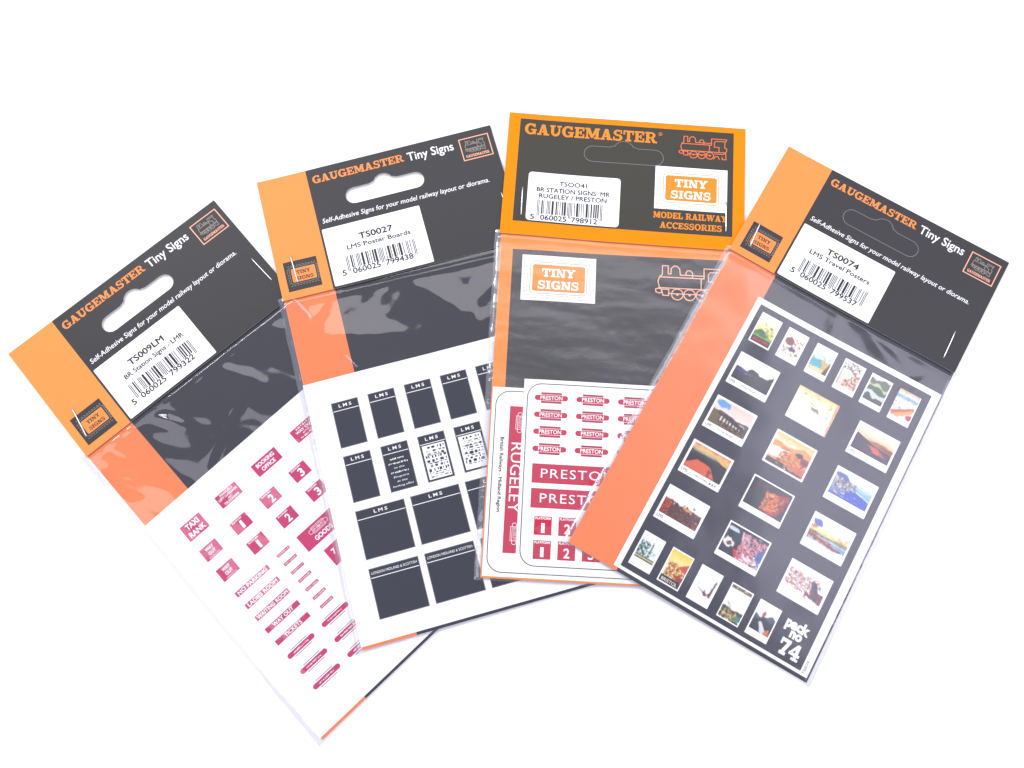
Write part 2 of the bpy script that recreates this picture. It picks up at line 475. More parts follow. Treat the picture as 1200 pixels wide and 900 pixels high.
# ------------------------------------------------------------------ pieces of a packet
Z_FRONT0, Z_FRONT1 = 0.82, 1.16          # the header's front flap
Z_CARD0, Z_CARD1 = 0.08, 0.42            # the backing card
Z_SHEET0, Z_SHEET1 = 0.44, 0.56          # a printed sheet on it
ZP = 0.035                               # ink above paper

def slot_outline():
    """the euro hang hole: a long slot with a hump on its upper side"""
    out = []
    def arc(cx, cy, r, a0, a1, n):
        for i in range(n + 1):
            a = math.radians(a0 + (a1 - a0) * i / n)
            out.append((cx + r * math.cos(a), cy + r * math.sin(a)))
    arc(37.6, 15.9, 3.55, 90, 270, 8)
    out.append((44.6, 12.35)); out.append((46.4, 11.7))
    arc(50.6, 13.6, 4.3, 205, 335, 8)
    out.append((54.8, 11.7)); out.append((56.6, 12.35))
    arc(63.7, 15.9, 3.55, -90, 90, 8)
    return out

def header(p, root, ink, dark, punched, frame=None, slot_shift=(0, 0)):
    """folded header card: front flap, back flap and the fold between them"""
    b = 20.4
    W, H = HW[p], HH[p]
    if frame:
        zone = lambda u, v: dark if frame[0] < u < frame[2] and frame[1] < v < frame[3] else ink
        fr = box(*frame); rules = [(fr[i], fr[(i + 1) % 4]) for i in range(4)]
    else:
        zone = lambda u, v: dark if u > b else ink
        rules = [((b, 0.01), (b, H - 0.01))]
    sl = [(u + slot_shift[0], v + slot_shift[1]) for u, v in slot_outline()]
    m = Mesh(p, 'h')
    m.plate(box(0, 0, W, H), Z_FRONT0, Z_FRONT1, ink, [sl] if punched else [], zone, 'edge', 1.5, rules)
    m.plate(box(0.3, 0.3, W - 0.3, H - 1.2), 0.0, 0.30, 'edge', [sl] if punched else [], None, 'edge', 3.0)
    n = 34
    vs = []
    for i in range(n + 1):                                     # the fold, a rounded spine along the top
        for a in range(7):
            t = math.radians(90 + 180 * a / 6)
            vs.append((W * i / n, 0.005 + 0.42 * math.cos(t), 0.58 + 0.575 * math.sin(t)))
    for i in range(n):
        for a in range(6):
            m.add([vs[i * 7 + a], vs[i * 7 + a + 1], vs[i * 7 + 8 + a], vs[i * 7 + 7 + a]], [[0, 1, 2, 3]], zone(W * (i + .5) / n, 5), True)
    if not punched:                                            # the hang hole is cut but its tab still in place
        m.line([q for i, q in enumerate(sl)], 0.22, Z_FRONT1 + ZP, 'cut_line', True)
    return m.done('header_card', root)

def ean13(d):
    L = ['0001101', '0011001', '0010011', '0111101', '0100011', '0110001', '0101111', '0111011', '0110111', '0001011']
    par = ['LLLLLL', 'LLGLGG', 'LLGGLG', 'LLGGGL', 'LGLLGG', 'LGGLLG', 'LGGGLL', 'LGLGLG', 'LGLGGL', 'LGGLGL'][int(d[0])]
    s = '101'
    for c, k in zip(d[1:7], par):
        q = L[int(c)]
        s += q if k == 'L' else ''.join('1' if x == '0' else '0' for x in q)[::-1]
    s += '01010'
    for c in d[7:]:
        s += ''.join('1' if x == '0' else '0' for x in L[int(c)])
    return s + '101'

def barcode_label(p, hd, outline, lines, digits, bar, dig_v, dh):
    m = Mesh(p, 'h')
    z0 = Z_FRONT1 + 0.05; z1 = z0 + 0.09
    m.plate(outline, z0, z1, 'paper', step=1.5)
    z = z1 + ZP
    for s, u0, v, u1, h, bd in lines: m.text(s, u0, v, u1, h, z, 'text_grey', fat=0.07 + bd)
    u0, v0, u1, v1 = bar
    s = ean13(digits); w = (u1 - u0) / len(s); i = 0
    while i < len(s):
        if s[i] == '1':
            j = i
            while j < len(s) and s[j] == '1': j += 1
            guard = i < 3 or i >= 92 or 45 <= i < 50
            m.rect(u0 + i * w, v0, u0 + j * w, v1 + (1.1 if guard else 0), z, 'text_grey')
            i = j
        else: i += 1
    span = u1 - u0
    m.text(digits[0], u0 - 2.6, dig_v, u0 - 1.0, dh, z, 'text_grey', fat=0.07)
    m.text(digits[1:7], u0 + span * 0.06, dig_v, u0 + span * 0.455, dh, z, 'text_grey', fat=0.07)
    m.text(digits[7:], u0 + span * 0.535, dig_v, u0 + span * 0.93, dh, z, 'text_grey', fat=0.07)
    return m.done('barcode_label', hd)

def loco_lines(m, u, v, w, h, t, z, key):
    """outline drawing of a small tank engine in a w by h box"""
    def T(pts): return [(u + x / 100 * w, v + y / 52 * h) for x, y in pts]
    def C(cx, cy, r, n=16): return [(cx + r * math.cos(2 * math.pi * i / n), cy + r * math.sin(2 * math.pi * i / n)) for i in range(n)]
    for l in ([(5, 18), (9, 14), (9, 1), (17, 1), (17, 13), (21, 13), (21, 5), (25, 1), (29, 1), (33, 5), (34, 14), (67, 14)],
              [(42, 14), (42, 10), (44, 7), (48, 7), (51, 10), (51, 18)], [(5, 18), (67, 18)], [(5, 18), (3, 25), (5, 33)], [(4, 34), (97, 34)], [(63, 18), (63, 34)],
              [(67, 18), (67, 3), (99, 3), (97, 8), (76, 8), (73, 12), (73, 22), (83, 22), (83, 34)], [(95, 8), (95, 23), (99, 24), (99, 30), (97, 34)],
              [(18, 42), (66, 42)], [(74, 38), (92, 38), (97, 34)], [(72, 50), (75, 44), (81, 44), (84, 50)], [(97, 34), (98, 50), (90, 50), (90, 45)]):
        m.line(T(l), t, z, key)
    m.line(T([(0, 36), (4, 35), (8, 36), (8, 41), (4, 42), (0, 40)]), t, z, key, True)
    m.line(T([(8, 36), (18, 36), (18, 45), (10, 45)]), t, z, key, True)
    for cx in (30, 47, 64):
        m.line(T(C(cx, 43, 8)), t, z, key, True)
        m.poly(T(C(cx, 43, 2, 8)), z, key)

def maker_emblem(p, hd):
    m = Mesh(p, 'h'); z = Z_FRONT1 + ZP
    m.line(box(85.4, 3.2, 97.8, 13.0), 0.42, z, 'pale_line', True)
    loco_lines(m, 87.0, 4.4, 8.6, 5.6, 0.24, z, 'grey_line')
    m.slab('GAUGEMASTER', 86.6, 12.0, 96.6, 1.2, z, 'pale_line')
    return m.done('maker_emblem', hd)

def tiny_badge(p, hd):
    m = Mesh(p, 'h'); z = Z_FRONT1 + ZP
    m.plate(box(3.1, 37.9, 16.6, 50.8), Z_FRONT1 + 0.012, z, 'dark_card', step=1.5)
    z += ZP
    m.plate(rounded(5.6, 41.3, 15.3, 47.2, 0.5), z - 0.01, z, 'orange_ink', step=1.5)
    m.line(rounded(4.9, 40.6, 15.9, 47.9, 0.8), 0.16, z, 'grey_line', True)
    for i in range(10):
        for v in (39.9, 48.5): m.rect(4.6 + i * 1.18, v, 5.2 + i * 1.18, v + 0.25, z, 'grey_line')
    for i in range(6):
        for u in (4.1, 16.2): m.rect(u, 41.2 + i * 1.15, u + 0.25, 41.8 + i * 1.15, z, 'grey_line')
    m.slab('TINY', 7.6, 43.9, 13.2, 1.5, z + 0.03, 'dark_card')
    m.slab('SIGNS', 7.0, 46.5, 14.0, 1.5, z + 0.03, 'dark_card')
    return m.done('logo_badge', hd)

def wide_badge(p, parent, frame, u, v, zb):
    """white brick-patterned badge with an amber plate"""
    m = Mesh(p, frame)
    m.plate(box(u, v, u + 29.9, v + 19.2), zb + 0.01, zb + 0.04, 'paper', step=1.5)
    z = zb + 0.07
    r = random.Random(3)
    for k, row in enumerate((1.1, 2.2, 16.9, 18.1)):
        x = 0.8 + 0.9 * (k % 2)
        while x < 28.4:
            l = r.uniform(1.2, 2.4)
            m.rect(u + x, v + row, u + min(29.2, x + l), v + row + 0.17, z, 'brick_line')
            m.rect(u + x, v + row - 0.3, u + x + 0.13, v + row + 0.35, z, 'brick_line')
            x += l + 0.5
    for cu in (1.0, 2.2, 27.4, 28.7):
        y = 3.4
        while y < 16:
            m.rect(u + cu, v + y, u + cu + 0.14, v + y + r.uniform(0.5, 1.0), z, 'brick_line')
            m.rect(u + cu - 0.5, v + y, u + cu + 0.6, v + y + 0.13, z, 'brick_line')
            y += r.uniform(1.2, 1.7)
    m.line(rounded(u + 3.5, v + 2.9, u + 26.4, v + 16.2, 1.6), 0.26, z, 'amber_ink', True)
    m.plate(rounded(u + 4.4, v + 3.9, u + 25.6, v + 15.2, 0.9), z - 0.02, z, 'amber_ink', step=1.5)
    m.slab('TINY', u + 8.2, v + 9.0, u + 21.6, 3.5, z + 0.04, 'white_ink')
    m.slab('SIGNS', u + 6.6, v + 14.2, u + 23.2, 3.5, z + 0.04, 'white_ink')
    return m.done('logo_badge', parent)

def staple(p, root, u, v0, v1, lean=0.0):
    """bent wire: a crown lying on the card with both legs turned down into it"""
    m = Mesh(p, 'h'); r = 0.27; z = Z_FRONT1 + 0.30
    path = [(u, v0, Z_FRONT0 + 0.05), (u, v0, z - 0.25), (u + lean * 0.05, v0 + 0.25, z)]
    for i in range(1, 5): path.append((u + lean * i / 5, v0 + (v1 - v0) * i / 5, z + 0.05 * math.sin(i)))
    path += [(u + lean, v1 - 0.25, z), (u + lean, v1, z - 0.25), (u + lean, v1, Z_FRONT0 + 0.05)]
    vs = []; n = 8
    for i, q in enumerate(path):
        a = Vector(path[max(0, i - 1)]); b = Vector(path[min(len(path) - 1, i + 1)])
        d = (b - a).normalized(); e = Vector((1, 0, 0)); e = (e - d * e.dot(d)).normalized(); g = d.cross(e)
        for k in range(n):
            t = 2 * math.pi * k / n
            vs.append(tuple(Vector(q) + r * (math.cos(t) * e + math.sin(t) * g)))
    fs = [[i * n + k, i * n + (k + 1) % n, (i + 1) * n + (k + 1) % n, (i + 1) * n + k] for i in range(len(path) - 1) for k in range(n)]
    m.add(vs, fs, 'staple', True)
    return m.done('staple', root)

# smooth noise for the film's creases
def perlin(x, y, seed):
    x = np.asarray(x, float) + 500; y = np.asarray(y, float) + 500
    xi = np.floor(x).astype(np.int64); yi = np.floor(y).astype(np.int64)
    fx = x - xi; fy = y - yi
    def g(i, j):
        h = np.sin(i * 127.1 + j * 311.7 + seed * 74.7) * 43758.5453
        a = (h - np.floor(h)) * 2 * np.pi
        return np.cos(a), np.sin(a)
    def d(i, j):
        gx, gy = g(xi + i, yi + j)
        return gx * (fx - i) + gy * (fy - j)
    u = fx ** 3 * (fx * (fx * 6 - 15) + 10); v = fy ** 3 * (fy * (fy * 6 - 15) + 10)
    return (d(0, 0) * (1 - u) + d(1, 0) * u) * (1 - v) + (d(0, 1) * (1 - u) + d(1, 1) * u) * v

def sstep(a, b, x):
    t = np.clip((x - a) / (b - a), 0, 1); return t * t * (3 - 2 * t)

def bag(p, root, film, amp, ang, lu, lv, seed, ridge=0.55, fine=0.10, folds=()):
    """clear bag: a creased front sheet, a flat back sheet, joined along hems at the sides and the bottom"""
    nu, nv = 112, 150
    m = Mesh(p, 'b')
    uu = np.linspace(0, 1, nu + 1); tt = np.linspace(0, 1, nv + 1)
    edge = 0.5 - 0.5 * np.cos(np.pi * uu); uu = 0.25 * edge + 0.75 * uu
    Ug = U0 + (U1 - U0) * uu
    u, t = np.meshgrid(Ug, tt, indexing='ij')
    vb = VB[p][0] + (VB[p][1] - VB[p][0]) * (u / 100)
    v = vb - 1.6 + (V1 - vb + 1.6) * t
    u = u + 0.35 * perlin(v / 9, u * 0 + (u > 50) * 3.7, seed + 9) * ((u < -1) | (u > 99.5))
    a = math.radians(ang); ur = u * math.cos(a) + v * math.sin(a); vr = -u * math.sin(a) + v * math.cos(a)
    w = 0.62 * perlin(ur / lu, vr / lv, seed) + 0.30 * perlin(ur / lu * 2.1, vr / lv * 2.1, seed + 1) + 0.16 * perlin(ur / lu * 4.3, vr / lv * 4.3, seed + 2)
    w = amp * (0.5 + w * 1.15)
    w = np.maximum(w, 0.03 + 0.05 * perlin(u / 9, v / 9, seed + 5)) * (0.55 + 0.75 * np.exp(-np.clip(v - vb, 0, None) / 40))
    for fu, fv, fa, ln, wd, ht in folds:                       # single creases: a ridge of given length, width and height
        ca, sa = math.cos(math.radians(fa)), math.sin(math.radians(fa))
        x = (u - fu) * ca + (v - fv) * sa; y = -(u - fu) * sa + (v - fv) * ca
        w = w + ht * np.exp(-(x / ln) ** 2 - (y / wd) ** 2)
    w = w + fine * 0.5 * (perlin(u / 3.2, v / 5.0, seed + 3) + 0.5) * 0.5
    z = 0.66 + np.clip(w, 0.02, None)
    d = v - vb
    z = z + ridge * np.exp(-((d - 1.5) / 1.0) ** 2) * (0.7 + 0.5 * perlin(u / 14, u * 0, seed + 4))
    z = np.where(d < 0.9, np.minimum(z, 0.62 + 0.5 * sstep(-0.2, 0.9, d)), z)
    e = np.minimum(u - U0, U1 - u)
    crink = 0.30 * np.exp(-e / 1.5) * (perlin(v / 3.0, u / 2.0, seed + 6) + 0.35)
    z = 0.07 + (z - 0.07) * sstep(-0.9, 2.6, e) + np.clip(crink, -0.02, 1) * sstep(0, 0.7, e)
    z = 0.07 + (z - 0.07) * sstep(-0.3, 0.9, V1 - v)
    z = np.maximum(z, 0.07)
    z[0, :] = z[-1, :] = 0.05; z[:, -1] = 0.05
    n1 = nv + 1
    vs = np.stack([u.ravel(), v.ravel(), z.ravel()], 1).tolist()
    m.v = [tuple(q) for q in vs]
    kf, kh = m.mat(film), m.mat('film_hem')
    for i in range(nu):
        hem = Ug[i] < -0.25 or Ug[i + 1] > 98.6
        for j in range(nv):
            m.f.append([i * n1 + j, i * n1 + j + 1, (i + 1) * n1 + j + 1, (i + 1) * n1 + j])
            m.m.append(kh if hem else kf); m.smooth.append(True)
    # back sheet, sharing the hem's outline
    bs = len(m.v)
    for i in range(0, nu + 1, 4):
        for j in range(0, nv + 1, 5):
            k = i * n1 + j
            m.v.append((vs[k][0], vs[k][1], 0.03))
    nbj = nv // 5 + 1
    for i in range(nu // 4):
        for j in range(nv // 5):
            q = bs + i * nbj + j
            m.f.append([q, q + nbj, q + nbj + 1, q + 1]); m.m.append(kf); m.smooth.append(True)
    return m.done('plastic_bag', root)

def backing(p, root, ink, dark, frame=None):
    u1 = 99.0 if p == 3 else 98.4
    m = Mesh(p, 'b')
    if frame:
        zone = lambda u, v: dark if frame[0] < u < frame[2] and frame[1] < v < frame[3] else ink
        fr = box(*frame); rules = [(fr[i], fr[(i + 1) % 4]) for i in range(4)]
    else:
        zone = lambda u, v: dark if u > 20.4 else ink
        rules = [((20.4, 40.01), (20.4, 189.99))]
    m.plate(box(0, 40, u1, 190), Z_CARD0, Z_CARD1, ink, (), zone, ink if frame else 'edge', 1.5, rules)
    return m.done('backing_card', root)

def modern_packet(p, label, bag_kw, lines, digits, film, punched, staples):
    root = thing('sign_packet', p, label, 'packet', 'hang packs of model railway signs')
    hd = header(p, root, 'orange', 'dark_card', punched, None, (0, 0) if p != 3 else (-0.9, -0.7))
    z = Z_FRONT1 + ZP
    m = Mesh(p, 'h'); m.slab('GAUGEMASTER', 22.4, 6.5, 61.2, 3.4, z, 'orange_ink'); m.done('brand_lettering', hd)
    m = Mesh(p, 'h'); m.text('Tiny Signs', 62.8, 6.9, 82.5, 3.7, z, 'white_ink', bold=0.012); m.done('product_lettering', hd)
    m = Mesh(p, 'h'); m.text('Self-Adhesive Signs for your model railway layout or diorama.', 22.4, 24.9, 93.0, 2.05, z, 'white_ink', bold=0.006, shear=0.18); m.done('tagline_lettering', hd)
    maker_emblem(p, hd); tiny_badge(p, hd)
    barcode_label(p, hd, rounded(21.3, 27.5, 62.2, 53.0, 0.4, 2), lines, digits, (28.0, 41.3, 56.6, 46.9), 49.4, 2.3)
    backing(p, root, 'salmon', 'dark_back')
    bag(p, root, film, **bag_kw)
    for s in staples: staple(p, root, *s)
    return root

# ------------------------------------------------------------------ the packets
modern_packet(0, 'packet of red station signs with punched hang hole, lying under the poster board packet', dict(amp=1.35, ang=-28, lu=24, lv=55, seed=11, fine=0.06, folds=((32, 62, 60, 5, 1.4, 0.8), (44, 78, -25, 16, 3, 0.6))),
    [('TS009LM', 33.6, 35.4, 49.6, 2.5, 0.05), ('BR Station Signs - LMR', 29.0, 38.9, 56.6, 1.9, 0.0)], '5060025799322', 'film', True, [(6.6, 34.6, 47.2, -2.0), (96.2, 30.6, 43.2, 0.6)])
modern_packet(1, 'packet of black poster boards with punched hang hole, between the two neighbouring packets', dict(amp=0.75, ang=35, lu=20, lv=40, seed=23, folds=((60, 66, 48, 18, 5, 0.7), (30, 74, 15, 16, 4, 0.5))),
    [('TS0027', 35.4, 35.3, 49.3, 2.5, 0.05), ('LMS Poster Boards', 29.6, 38.7, 55.9, 1.9, 0.0)], '5060025799438', 'film', True, [(6.8, 35.5, 47.3, 0.5), (96.3, 31.0, 43.0, 0.3)])

def old_packet():
    p = 2
    root = thing('sign_packet', p, 'packet with amber-bordered header and locomotive drawing, holding Rugeley and Preston signs', 'packet', 'hang packs of model railway signs')
    hd = header(p, root, 'amber', 'dark_card_old', False, (4.8, 2.3, 94.7, 49.3), (-1.7, 0.3))
    z = Z_FRONT1 + ZP
    m = Mesh(p, 'h'); m.slab('GAUGEMASTER', 6.9, 9.4, 62.6, 5.0, z, 'amber_ink')
    m.line([(63.9 + 0.7 * math.cos(i * math.pi / 5), 5.0 + 0.7 * math.sin(i * math.pi / 5)) for i in range(10)], 0.2, z, 'amber_ink', True)
    m.text('R', 63.65, 5.35, 64.2, 0.7, z, 'amber_ink')
    m.done('brand_lettering', hd)
    m = Mesh(p, 'h'); loco_lines(m, 72.0, 5.0, 20.0, 10.2, 0.36, z, 'red_line'); m.done('locomotive_drawing', hd)
    wide_badge(p, hd, 'h', 62.4, 19.7, Z_FRONT1)
    m = Mesh(p, 'h'); m.slab('MODEL RAILWAY', 62.2, 43.0, 92.3, 2.7, z, 'amber_ink'); m.slab('ACCESSORIES', 65.0, 47.4, 90.4, 2.7, z, 'amber_ink'); m.done('product_lettering', hd)
    barcode_label(p, hd, rounded(10.0, 26.8, 48.2, 48.6, 1.5), [('TSOO41', 23.0, 32.2, 34.4, 1.9, 0.0), ('BR STATION SIGNS  MR', 13.8, 35.4, 43.9, 1.9, 0.0), ('RUGELEY / PRESTON', 14.9, 38.2, 42.7, 1.9, 0.0)],
        '5060025798912', (14.4, 39.3, 41.2, 45.4), 48.0, 2.2)
    bk = backing(p, root, 'amber_back', 'dark_back_old', (5.2, 59.4, 93.2, 184.0))
    wide_badge(p, bk, 'b', 9.3, 61.6, Z_CARD1)
    m = Mesh(p, 'b'); loco_lines(m, 63.5, 62.6, 29.0, 15.0, 0.42, Z_CARD1 + ZP, 'pale_line'); m.done('locomotive_drawing', bk)
    bag(p, root, 'film_streaky', amp=0.42, ang=4, lu=40, lv=10, seed=41, ridge=0.35, fine=0.12)
    staple(p, root, 7.9, 34.2, 46.5, 0.2); staple(p, root, 91.9, 34.0, 47.0, 0.1)
old_packet()
modern_packet(3, 'packet of travel posters, its hang hole tab uncut, lying on the amber-bordered packet', dict(amp=0.75, ang=20, lu=34, lv=44, seed=57, fine=0.05, folds=((70, 62, 25, 14, 3, 0.7), (86, 70, -50, 8, 2, 0.6), (50, 62, 80, 7, 3, 0.5))),
    [('TS0074', 34.6, 34.9, 48.6, 2.5, 0.05), ('LMS Travel Posters', 28.6, 38.2, 55.2, 1.9, 0.0)], '5060025799537', 'film_soft', False, [(5.6, 37.2, 48.6, 1.1), (93.2, 38.0, 50.2, 0.5)])

# ------------------------------------------------------------------ the printed sheets inside
def sheet(p, u0, v0, u1, v1, label, name='sticker_sheet', z=(Z_SHEET0, Z_SHEET1), ink=None, inset=None):
    root = thing(name, p, label, 'sticker sheet', 'self-adhesive sheets in the packets')
    m = Mesh(p, 'b')
    if ink:
        fr = box(*inset)
        m.plate(box(u0, v0, u1, v1), z[0], z[1], 'paper', (), lambda u, v: ink if inset[0] < u < inset[2] and inset[1] < v < inset[3] else 'paper', 'paper', 1.5, [(fr[i], fr[(i + 1) % 4]) for i in range(4)])
    else:
        m.plate(box(u0, v0, u1, v1), z[0], z[1], 'paper', step=1.5)
    return root, m.done('paper', root)

ZS = Z_SHEET1 + 0.03
def plate_sign(m, u0, v0, u1, v1, key, z=ZS):
    m.plate(box(u0, v0, u1, v1), z - 0.02, z, key, step=1.5)

def station_sheet():
    root, _ = sheet(0, -0.3, 86.9, 97.6, 189.0, 'white sheet of red station signs with taxi rank and platform numbers')
    def sign(name, u0, v0, u1, v1, lines):
        m = Mesh(0); plate_sign(m, u0, v0, u1, v1, 'maroon')
        for s, a, v, b, h in lines:
            if s: m.text(s, a, v, b, h, ZS + ZP, 'white_ink', bold=0.03)
            else: m.marks(a, v, b, h, ZS + ZP, 'white_ink')
        m.done(name, root)
    sign('station_sign', 8.8, 96.5, 17.9, 103.4, [('TAXI', 10.6, 99.4, 16.2, 2.1), ('RANK', 10.0, 102.6, 17.0, 2.1)])
    sign('station_sign', 25.4, 96.6, 35.0, 102.0, [('PARCELS', 27.4, 97.9, 33.2, 0.9), ('LEFT LUGGAGE', 26.0, 99.2, 34.4, 0.9), ('AND', 29.3, 100.4, 31.2, 0.7), ('TELEGRAMS', 26.8, 101.6, 33.7, 0.9)])
    sign('station_sign', 43.0, 96.6, 54.4, 102.1, [('BOOKING', 44.6, 99.0, 52.9, 1.5), ('OFFICE', 45.6, 101.3, 51.8, 1.5)])
    sign('station_sign', 62.2, 96.6, 73.0, 102.2, [('', 64.8, 97.8, 70.5, 0.8), ('WAY OUT', 63.8, 99.3, 71.6, 1.0), ('', 66.2, 100.4, 69.0, 0.7), ('', 64.4, 101.8, 71.0, 0.9)])
    for v in (108.2, 118.1):
        sign('way_out_sign', 8.9, v, 16.3, v + 5.4, [('WAY', 10.8, v + 2.1, 14.4, 1.3), ('OUT', 11.0, v + 4.0, 14.2, 1.3), ('', 10.4, v + 5.0, 15.0, 0.4)])
        for i, u in enumerate((23.3, 37.5, 52.0)):
            sign('platform_sign', u, v, u + 7.3, v + 5.4, [('PLATFORM', u + 0.9, v + 0.95, u + 5.2, 0.6), (str(i + 1), u + 2.9 + 0.4 * (i == 0), v + 4.6, u + 4.9 - 0.5 * (i == 0), 3.0)])
    # a wide goods sign with a lozenge above the word
    m = Mesh(0); plate_sign(m, 38.7, 129.0, 56.4, 136.4, 'maroon')
    totem(m, 47.5, 131.3, 8.6, ZS + 0.03, None, True)
    m.text('GOODS', 43.6, 135.3, 51.6, 1.7, ZS + ZP, 'white_ink', bold=0.03); m.done('station_sign', root)
    m = Mesh(0); plate_sign(m, 43.0, 139.7, 60.0, 147.2, 'maroon'); m.text('7', 45.0, 143.4, 46.6, 2.0, ZS + ZP, 'white_ink', bold=0.03); m.done('station_sign', root)
    for i in range(7):
        v = 129.1 + i * 4.17
        m = Mesh(0); plate_sign(m, 28.9, v, 34.7, v + 1.2, 'maroon'); m.marks(29.3, v + 0.85, 34.3, 0.5, ZS + ZP, 'white_ink'); m.done('door_sign', root)
    for s, v, a, b in (('NO PARKING', 129.1, 9.9, 23.4), ('LADIES ROOM', 134.9, 10.0, 23.6), ('WAITING ROOM', 140.7, 9.6, 23.9), ('WAY OUT', 146.6, 12.2, 21.6), ('TICKETS', 152.4, 13.0, 20.8)):
        m = Mesh(0); plate_sign(m, 9.0, v, 24.4, v + 2.1, 'maroon'); m.text(s, a, v + 1.75, b, 1.4, ZS + ZP, 'white_ink', bold=0.03); m.done('door_sign', root)
    for u in (15.0, 31.2):
        for v in (160.2, 167.4, 174.6):
            m = Mesh(0); totem(m, u, v, 12.2, ZS, None); m.done('totem_sign', root)

def totem(m, u, v, w, z, word='PRESTON', outline_only=False):
    """lozenge name sign: a bar with round ends behind a taller middle panel"""
    k = w / 12.9
    if outline_only:
        m.line(rounded(u - w / 2, v - 0.75, u + w / 2, v + 0.75, 0.7, 3), 0.14, z, 'white_ink', True)
        m.line(box(u - w * .32, v - 1.25, u + w * .32, v + 1.25), 0.14, z, 'white_ink', True)
        m.marks(u - w * .28, v + 0.4, u + w * .28, 0.8, z, 'white_ink'); return
    if not word:                                               # the small blank ones: a slim bar and two fine rules
        m.poly(rounded(u - w / 2, v - 0.95, u + w / 2, v + 0.95, 0.9), z, 'maroon')
        for d in (-1.5, 1.5): m.rect(u - 3.8, v + d - 0.12, u + 3.8, v + d + 0.12, z, 'maroon_line')
        m.marks(u - 3.4, v + 0.3, u + 3.4, 0.6, z + 0.03, 'white_ink'); return
    m.poly(rounded(u - w / 2, v - 1.05 * k, u + w / 2, v + 1.05 * k, 1.0 * k), z, 'crimson')
    m.poly(box(u - 4.0 * k, v - 2.0 * k, u + 4.0 * k, v + 2.0 * k), z + 0.02, 'crimson')
    for d in (-1, 1):
        m.rect(u - 4.0 * k, v + d * 1.95 * k - 0.16, u + 4.0 * k, v + d * 1.95 * k + 0.16, z + 0.05, 'maroon_line')
        m.rect(u - 4.5 * k, v + d * 1.25 * k - 0.07, u + 4.5 * k, v + d * 1.25 * k + 0.07, z + 0.05, 'white_ink')
    m.text(word, u - 4.3 * k, v + 0.75 * k, u + 4.3 * k, 1.5 * k, z + 0.055, 'white_ink', bold=0.015)
station_sheet()

def board_sheet():
    root, _ = sheet(1, -0.2, 87.6, 97.8, 188.9, 'white sheet of black poster boards with small white capitals on top')
    def board(u, v, w, h, word, tw, fill=None):
        m = Mesh(1)
        m.plate(box(u - .28, v - .28, u + w + .28, v + h + .28), ZS - 0.025, ZS - 0.008, 'grey_edge', step=1.5)
        m.plate(box(u, v, u + w, v + h), ZS - 0.005, ZS + 0.012, 'board', step=1.5)
        z = ZS + 0.04
        m.text(word, u + w / 2 - tw / 2, v + 2.05, u + w / 2 + tw / 2, 1.2 if len(word) < 6 else 0.95, z, 'white_ink', bold=0.02 if len(word) < 6 else 0, gap=1.5 if len(word) < 6 else 1.0)
        m.rect(u + .1, v + 3.15, u + w - .1, v + 3.42, z, 'white_ink')
        r = random.Random(int(u * 10 + v))
        if fill == 'script':
            for i, (s, a) in enumerate((('', .55), ('', .75), ('to the', .4), ('', .7), ('Enquire', .6), ('at the', .4), ('booking office', .8))):
                if not s: m.marks(u + w * (.5 - a / 2), v + 5.9 + i * 1.75, u + w * (.5 + a / 2), 0.7, z, 'white_ink'); continue
                m.text(s, u + w * (.5 - a / 2), v + 5.9 + i * 1.75, u + w * (.5 + a / 2), 0.72, z, 'white_ink', shear=.2)
        if fill == 'bill':
            m.plate(box(u + .55, v + 3.9, u + w - .6, v + h - .55), z, z + 0.02, 'paper', step=1.5)
            y = v + 4.5
            for i in range(15):
                hh = r.choice((.3, .45, .7, 1.1)); x = u + 1.0 + 1.6 * r.random()
                if y + hh > v + h - 1: break
                while x < u + w - 1.4:
                    l = r.uniform(.25, 1.5)
                    m.rect(x, y, min(x + l, u + w - 1.0), y + hh * r.uniform(.6, 1.1), z + 0.05, r.choice(('board', 'grey_edge', 'board')))
                    x += l + r.uniform(.2, 1.3)
                y += hh + r.uniform(.25, .45)
            for f in (.45, .62): m.line([(u + 1.0, v + h * f), (u + w - 1.0, v + h * f)], .16, z + 0.05, 'board')
        m.done('poster_board', root)
    for i, u in enumerate((9.0, 23.5, 38.0, 52.4, 66.7)):
        board(u, 97.8, 10.0, 17.7, 'LMS', 5.0)
    board(9.0, 119.3, 10.0, 17.7, 'LMS', 5.0); board(23.6, 119.3, 10.0, 17.7, 'LMS', 5.0, 'script')
    board(38.1, 119.3, 10.0, 17.7, 'LMS', 5.0, 'bill'); board(52.4, 119.3, 10.0, 17.7, 'LMS', 5.0, 'bill')
    for u in (8.8, 30.1, 51.4):
        board(u, 140.8, 18.4, 18.1, 'LMS', 5.2)
        board(u, 162.8, 18.4, 18.2, 'LONDON MIDLAND & SCOTTISH', 17.2)
board_sheet()

